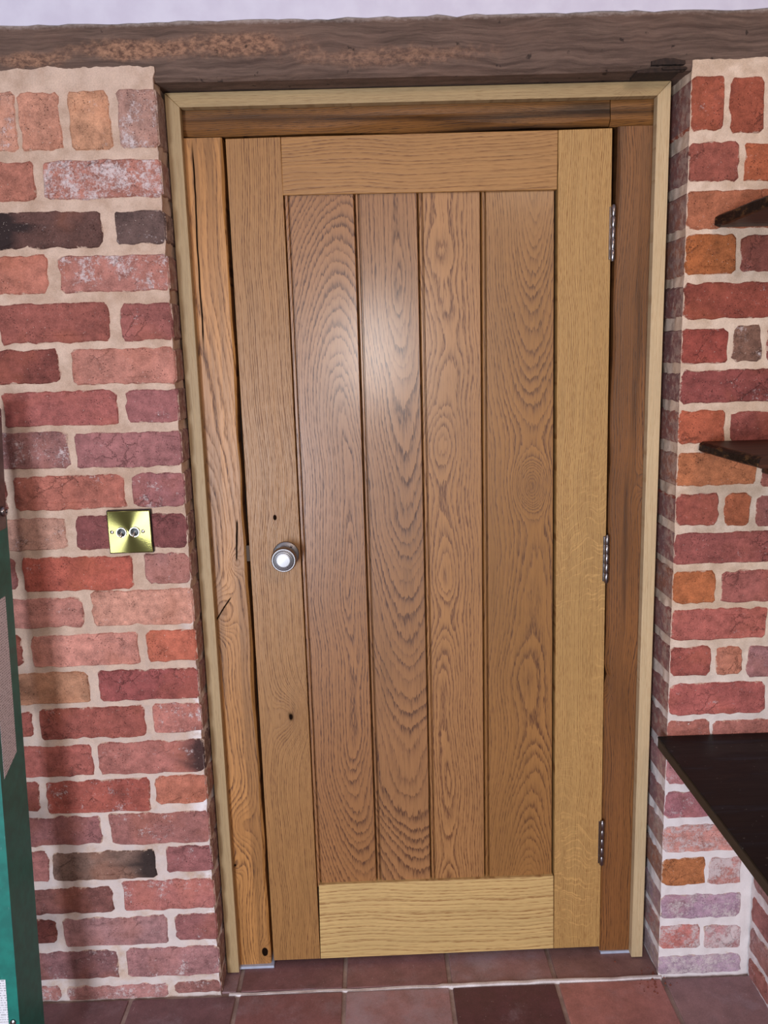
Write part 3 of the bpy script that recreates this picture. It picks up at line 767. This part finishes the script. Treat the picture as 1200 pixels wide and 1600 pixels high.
# knob
kc = at(447, 866, YD)
knob = bm_obj('door_knob', lathe([(0.0125, -0.008), (0.0115, -0.022), (0.013, -0.030), (0.0225, -0.034), (0.0262, -0.040), (0.0270, -0.047), (0.0262, -0.053), (0.0240, -0.0565),
    (0.0228, -0.0565), (0.0222, -0.0580), (0.0205, -0.0586), (0.0198, -0.0578), (0.0188, -0.0594), (0.0172, -0.0598), (0.0166, -0.0590), (0.0158, -0.0604), (0.0140, -0.0608), (0.0134, -0.0600), (0.004, -0.0604)],
    kc, 'y', 48), NICKEL, door, kc, True)
knob['label'] = 'round satin nickel knob with concentric rings'
bm_obj('rose', lathe([(0.0275, 0.0), (0.0285, -0.002), (0.0278, -0.0048), (0.0255, -0.0062), (0.0135, -0.0085), (0.012, -0.0085)], kc, 'y', 48), NICKEL, knob, kc, True)
for a in (55, 145, 235, 325):
    p = kc+Vector((0.0215*math.cos(math.radians(a)), -0.0066, 0.0215*math.sin(math.radians(a))))
    bm_obj('screw', lathe([(0.0028, 0.0), (0.0026, -0.0012), (0.0016, -0.0019), (0.0003, -0.0020)], p, 'y', 12), STEEL, knob, p, True)
# hinges
for (hx, ya, yb) in ((958, 321, 407), (948, 837, 910), (940.5, 1283, 1351)):
    a, b = at(hx, ya, 0.079), at(hx, yb, 0.079)
    xc = (a.x+b.x)/2; L = a.z-b.z
    h = bm_obj('hinge', box(xc-0.0075, xc+0.0005, 0.0815, 0.0836, b.z+0.002, a.z-0.002, 0.0004), STEEL, door)
    h['label'] = 'polished steel butt hinge'
    for i in range(5):
        z0 = b.z+L*i/5+0.0006; z1 = b.z+L*(i+1)/5-0.0006
        bm_obj('knuckle', lathe([(0.0046, 0), (0.0052, 0.0008), (0.0052, z1-z0-0.0008), (0.0046, z1-z0)], (xc, 0.079, z0), 'z', 18), STEEL, h, None, True)
    bm_obj('pin', lathe([(0.0030, -0.0016), (0.0036, -0.0006), (0.0036, L+0.0006), (0.0030, L+0.0016)], (xc, 0.079, b.z), 'z', 14), STEEL, h, None, True)
# latch keep in the gap
# ------------------------------------------------------------------ light switch
sc_ = at(203, 831, -0.006)
sw = empty('light_switch', (sc_.x, 0.0, sc_.z))
tag(sw, 'square brushed brass light switch plate with two toggles on brick wall', 'light switch')
BLACK = plain('black_plastic', S(16, 14, 14), 0.4)
n_ = NT('brushed_brass'); o_, x_, y_, z_ = n_.obj()
tn = n_.new('ShaderNodeTangent', direction_type='RADIAL', axis='Y')
r_ = n_.m('SQRT', n_.add(n_.mul(x_, x_), n_.mul(z_, z_)))
nn = n_.noise(n_.vec(n_.mul(r_, 5000), 0.0, 0.0), 1.0, 2)
BRASS = n_.set(Base_Color=S(128, 122, 72), Metallic=1.0, Roughness=n_.step(nn, 0.3, 0.7, 0.20, 0.23), Anisotropic=1.0, Anisotropic_Rotation=0.25, Tangent=tn.outputs[0])
CHROME = plain('polished_chrome', S(230, 226, 214), 0.22, 1.0)
hw = 0.0435
bm_obj('back_plate', box(sc_.x-hw-0.0012, sc_.x+hw+0.0012, -0.0045, 0.012, sc_.z-hw-0.0012, sc_.z+hw+0.0012, 0.001), BLACK, sw)
bm_obj('face_plate', box(sc_.x-hw, sc_.x+hw, -0.0080, -0.0045, sc_.z-hw, sc_.z+hw, 0.0016, 2), BRASS, sw, (sc_.x, -0.006, sc_.z))
for px, py, dn in ((190, 832, -0.1), (210.5, 831, -0.6)):
    c = at(px, py, -0.008)
    tg = bm_obj('toggle', lathe([(0.0105, 0.0), (0.0108, -0.0018), (0.0100, -0.0030), (0.0088, -0.0030), (0.0080, -0.0012), (0.0075, -0.0008)], c, 'y', 32), CHROME, sw, c, True)
    d = Vector((dn*0.4, -0.9, -0.75)).normalized()
    secs = []
    sx = d.cross(Vector((0, 0, 1))).normalized(); sz = sx.cross(d)
    for t, r in ((0, 0.0022), (0.003, 0.0022), (0.006, 0.0028), (0.009, 0.0034), (0.011, 0.0030), (0.0122, 0.0016)):
        secs.append([c+d*t+sx*(r*math.cos(q*math.pi/7))+sz*(r*math.sin(q*math.pi/7)) for q in range(14)])
    bm_obj('lever', loft(secs), CHROME, tg, None, True)
    bm_obj('socket', lathe([(0.0074, -0.0010), (0.0060, -0.0014), (0.0005, -0.0014)], c, 'y', 24), BLACK, tg, None, True)
for px, py in ((175, 831.5), (223.5, 830)):
    c = at(px, py, -0.008)
    bm_obj('screw', lathe([(0.0040, 0.0), (0.0038, -0.0012), (0.0024, -0.0021), (0.0004, -0.0023)], c, 'y', 20), CHROME, sw, c, True)

# ------------------------------------------------------------------ shelves
n_ = NT('dark_shelf_timber'); o_, x_, y_, z_ = n_.obj()
gr = n_.noise(n_.vec(n_.mul(x_, 6), n_.mul(y_, 70), n_.mul(z_, 90)), 1.0, 4, 0.6)
n_.bump(gr, 0.3, 0.002)
SHELF = n_.set(Base_Color=n_.mix(n_.step(gr, 0.3, 0.7), S(38, 21, 15), S(80, 45, 29)), Roughness=0.5, Specular_IOR_Level=0.25)
n_ = NT('waney_end_grain'); o_, x_, y_, z_ = n_.obj()
gr = n_.noise(n_.vec(n_.mul(x_, 60), n_.mul(y_, 40), n_.mul(z_, 120)), 1.0, 4, 0.7)
n_.bump(gr, 0.7, 0.003)
SHELFE = n_.set(Base_Color=n_.mix(n_.step(gr, 0.52, 0.62), S(26, 15, 12), S(86, 60, 36)), Roughness=0.6, Specular_IOR_Level=0.2)
def shelf(name_x, zb, zt, label, bracket):
    x0 = name_x; s = empty('shelf', (x0+0.35, -0.12, zb))
    tag(s, label, 'shelf')
    secs = []
    for i in range(40):
        y = 0.0-0.26*i/39
        e = x0+0.004*mnoise.noise(Vector((y*22, zb, 1)))+(0.006*max(0, 1-i/4) if bracket is False else 0.0)
        rz = 0.004
        secs.append([(e+rz, y, zb+0.0005), (e, y, zb+rz), (e+0.002, y, zt-rz), (e+rz+0.003, y, zt), (1.5, y, zt), (1.5, y, zb)])
    bm = loft(secs)
    bm_obj('board', bm, SHELF, s)
    secs = []
    for i in range(40):
        y = -0.004-0.254*i/39
        e = x0+0.004*mnoise.noise(Vector((y*22, zb, 1)))
        w = 0.0016+0.0012*mnoise.noise(Vector((y*70, zb, 4)))
        secs.append([(e+0.006, y, zb+0.001), (e-w, y, zb+0.004), (e-w*0.5, y, zt-0.005), (e+0.006, y, zt-0.001)])
    bm_obj('waney_edge', loft(secs), SHELFE, s)
    if bracket:
        xb = at(1189, 745).x
        bm_obj('bracket', box(xb, xb+0.032, -0.05, 0.0, zb-0.047, zb+0.0005, 0.002), SHELF, s)
    return s
shelf(at(1117, 345).x, at(1117, 356).z, at(1117, 336).z, 'upper dark waney shelf fixed to the brick wall', False)
shelf(at(1092, 697).x, at(1092, 706).z, at(1092, 690).z, 'lower dark waney shelf fixed to the brick wall above black worktop', True)

# ------------------------------------------------------------------ worktop
n_ = NT('black_worktop'); o_, x_, y_, z_ = n_.obj()
smr = n_.noise(n_.vec(n_.add(n_.mul(x_, 5), n_.mul(n_.noise(o_, 5, 3), 2)), n_.mul(y_, 34), 0.0), 1.0, 5, 0.7)
dust = n_.step(n_.noise(o_, 130, 2), 0.70, 0.76)
c = n_.mix(n_.step(smr, 0.50, 0.72, 0.0, 0.38), S(10, 10, 13), S(74, 76, 88))
c = n_.mix(n_.mul(dust, 0.25), c, S(150, 146, 140))
WT = n_.set(Base_Color=c, Roughness=n_.step(smr, 0.4, 0.7, 0.42, 0.6), Specular_IOR_Level=0.22)
WTE = plain('worktop_edge', S(44, 38, 34), 0.5, 0, 0.15)
wt = at(1027, 1150)
ztop = wt.z; xw = wt.x
top = empty('worktop', (1.0, -0.3, ztop-0.024))
tag(top, 'thick black worktop resting on the low brick pier', 'worktop')
bm_obj('top_panel', box(xw, 1.5, -0.62, -0.0015, ztop-0.005, ztop, 0.0012, 2), WT, top)
bm_obj('edge_band', box(xw+0.0005, 1.5, -0.6195, -0.002, ztop-0.0265, ztop-0.005, 0.001), WTE, top)

# ------------------------------------------------------------------ step ladder leaning on the left wall
n_ = NT('green_ladder_fibreglass'); o_, x_, y_, z_ = n_.obj()
mo = n_.noise(o_, 40, 4, 0.6); scr = n_.step(n_.noise(n_.vec(n_.mul(x_, 200), n_.mul(y_, 160), n_.mul(z_, 50)), 1.0, 4, 0.75), 0.68, 0.74)
c = n_.mix(n_.step(mo, 0.3, 0.7), S(0, 100, 89), S(6, 118, 104))
c = n_.mix(n_.mul(scr, 0.5), c, S(140, 180, 170))
n_.bump(mo, 0.2, 0.001)
GREEN = n_.set(Base_Color=c, Roughness=0.45)
GALV = plain('dull_steel_bracket', S(120, 112, 112), 0.42, 0.8, 0.2, 60)
n_ = NT('printed_paper_label'); o_, x_, y_, z_ = n_.obj()
rows = n_.step(n_.m('FRACT', n_.mul(z_, 210.0)), 0.45, 0.55)
ink = n_.step(n_.noise(n_.vec(n_.mul(x_, 500), n_.mul(y_, 330), n_.m('FLOOR', n_.mul(z_, 210.0))), 1.0, 1), 0.44, 0.52)
PAPER = n_.set(Base_Color=n_.mix(n_.mul(rows, ink, 0.55), S(226, 224, 228), S(70, 68, 74)), Roughness=0.6)
lad = empty('step_ladder', (-0.87, -0.26, 0.0))
tag(lad, 'green stepladder leaning near the brick wall with paper labels and steel top', 'ladder')
def yb_(z): return -0.112-0.0895*(1.14-z)      # back edge of the rail
DEP = 0.105
def rail(xr, sgn):
    """channel section: web faces outwards (sgn), flanges turn inwards"""
    t = 0.004; w = 0.045
    prof = lambda z: [(xr, yb_(z)-DEP, z), (xr, yb_(z), z), (xr-sgn*w, yb_(z), z), (xr-sgn*w, yb_(z)-t, z), (xr-sgn*t, yb_(z)-t, z),
                      (xr-sgn*t, yb_(z)-DEP+t, z), (xr-sgn*w, yb_(z)-DEP+t, z), (xr-sgn*w, yb_(z)-DEP, z)]
    return bm_obj('rail', loft([prof(z) for z in (0.02, 0.4, 0.8, 1.145)]), GREEN, lad)
XLD = -0.69
r1 = rail(XLD, 1); rail(XLD-0.40, -1)
for k in range(4):
    z = 0.24+k*0.26
    bm_obj('tread', box(XLD-0.394, XLD-0.006, yb_(z)-DEP+0.008, yb_(z)-0.01, z-0.03, z, 0.003), GREEN, lad)
for xr in (XLD, XLD-0.40):
    s = 1 if xr == XLD else -1
    x0, x1 = sorted((xr-s*0.045, xr+s*0.001))
    br = bm_obj('top_bracket', hexa([(x0, yb_(1.12)-0.09, 1.12), (x1, yb_(1.12)-0.09, 1.12), (x1, yb_(1.345)-0.055, 1.335), (x0, yb_(1.345)-0.055, 1.335)],
                                    [(x0, yb_(1.12)-0.002, 1.12), (x1, yb_(1.12)-0.002, 1.12), (x1, yb_(1.345)+0.012, 1.345), (x0, yb_(1.345)+0.012, 1.345)], 0.004, 2), GALV, lad)
    for z in (1.155, 1.33):
        bm_obj('bolt', lathe([(0.010, -0.001), (0.010, 0.003), (0.008, 0.0055), (0.0045, 0.006), (0.004, 0.004), (0.0003, 0.004)], (x1 if s > 0 else x0-0.004, yb_(z)-0.016, z), 'x', 20), STEEL, br, None, True)
    bm_obj('foot', box(x0-0.003, x1+0.003, yb_(0.02)-DEP-0.004, yb_(0.02)+0.004, 0.0, 0.045, 0.004), BLACK, lad)
def label_plate(z0, z1, dy0, dy1, slant):
    a = [(XLD+0.0008, yb_(z0)-DEP+dy0, z0-slant), (XLD+0.0008, yb_(z0)-DEP+dy1, z0+slant), (XLD+0.0008, yb_(z1)-DEP+dy1, z1), (XLD+0.0008, yb_(z1)-DEP+dy0, z1)]
    return bm_obj('paper_label', hexa(a, [Vector(p)-Vector((0.0007, 0, 0)) for p in a], 0), PAPER, r1)
label_plate(0.69, 1.0, 0.012, 0.072, 0.012)
fy = lambda z: yb_(z)-DEP
a = [(XLD-0.040, fy(0.05)-0.0008, 0.06), (XLD-0.020, fy(0.05)-0.0008, 0.06), (XLD-0.020, fy(0.30)-0.0008, 0.30), (XLD-0.040, fy(0.30)-0.0008, 0.30)]
bm_obj('paper_label', hexa(a, [Vector(p)+Vector((0, 0.0007, 0)) for p in a], 0), PAPER, r1)
bm_obj('rivet', lathe([(0.006, 0.0), (0.0055, -0.002), (0.003, -0.0035), (0.0005, -0.004)], (XLD-0.012, fy(0.215)+0.0, 0.215), 'y', 16), STEEL, r1, None, True)
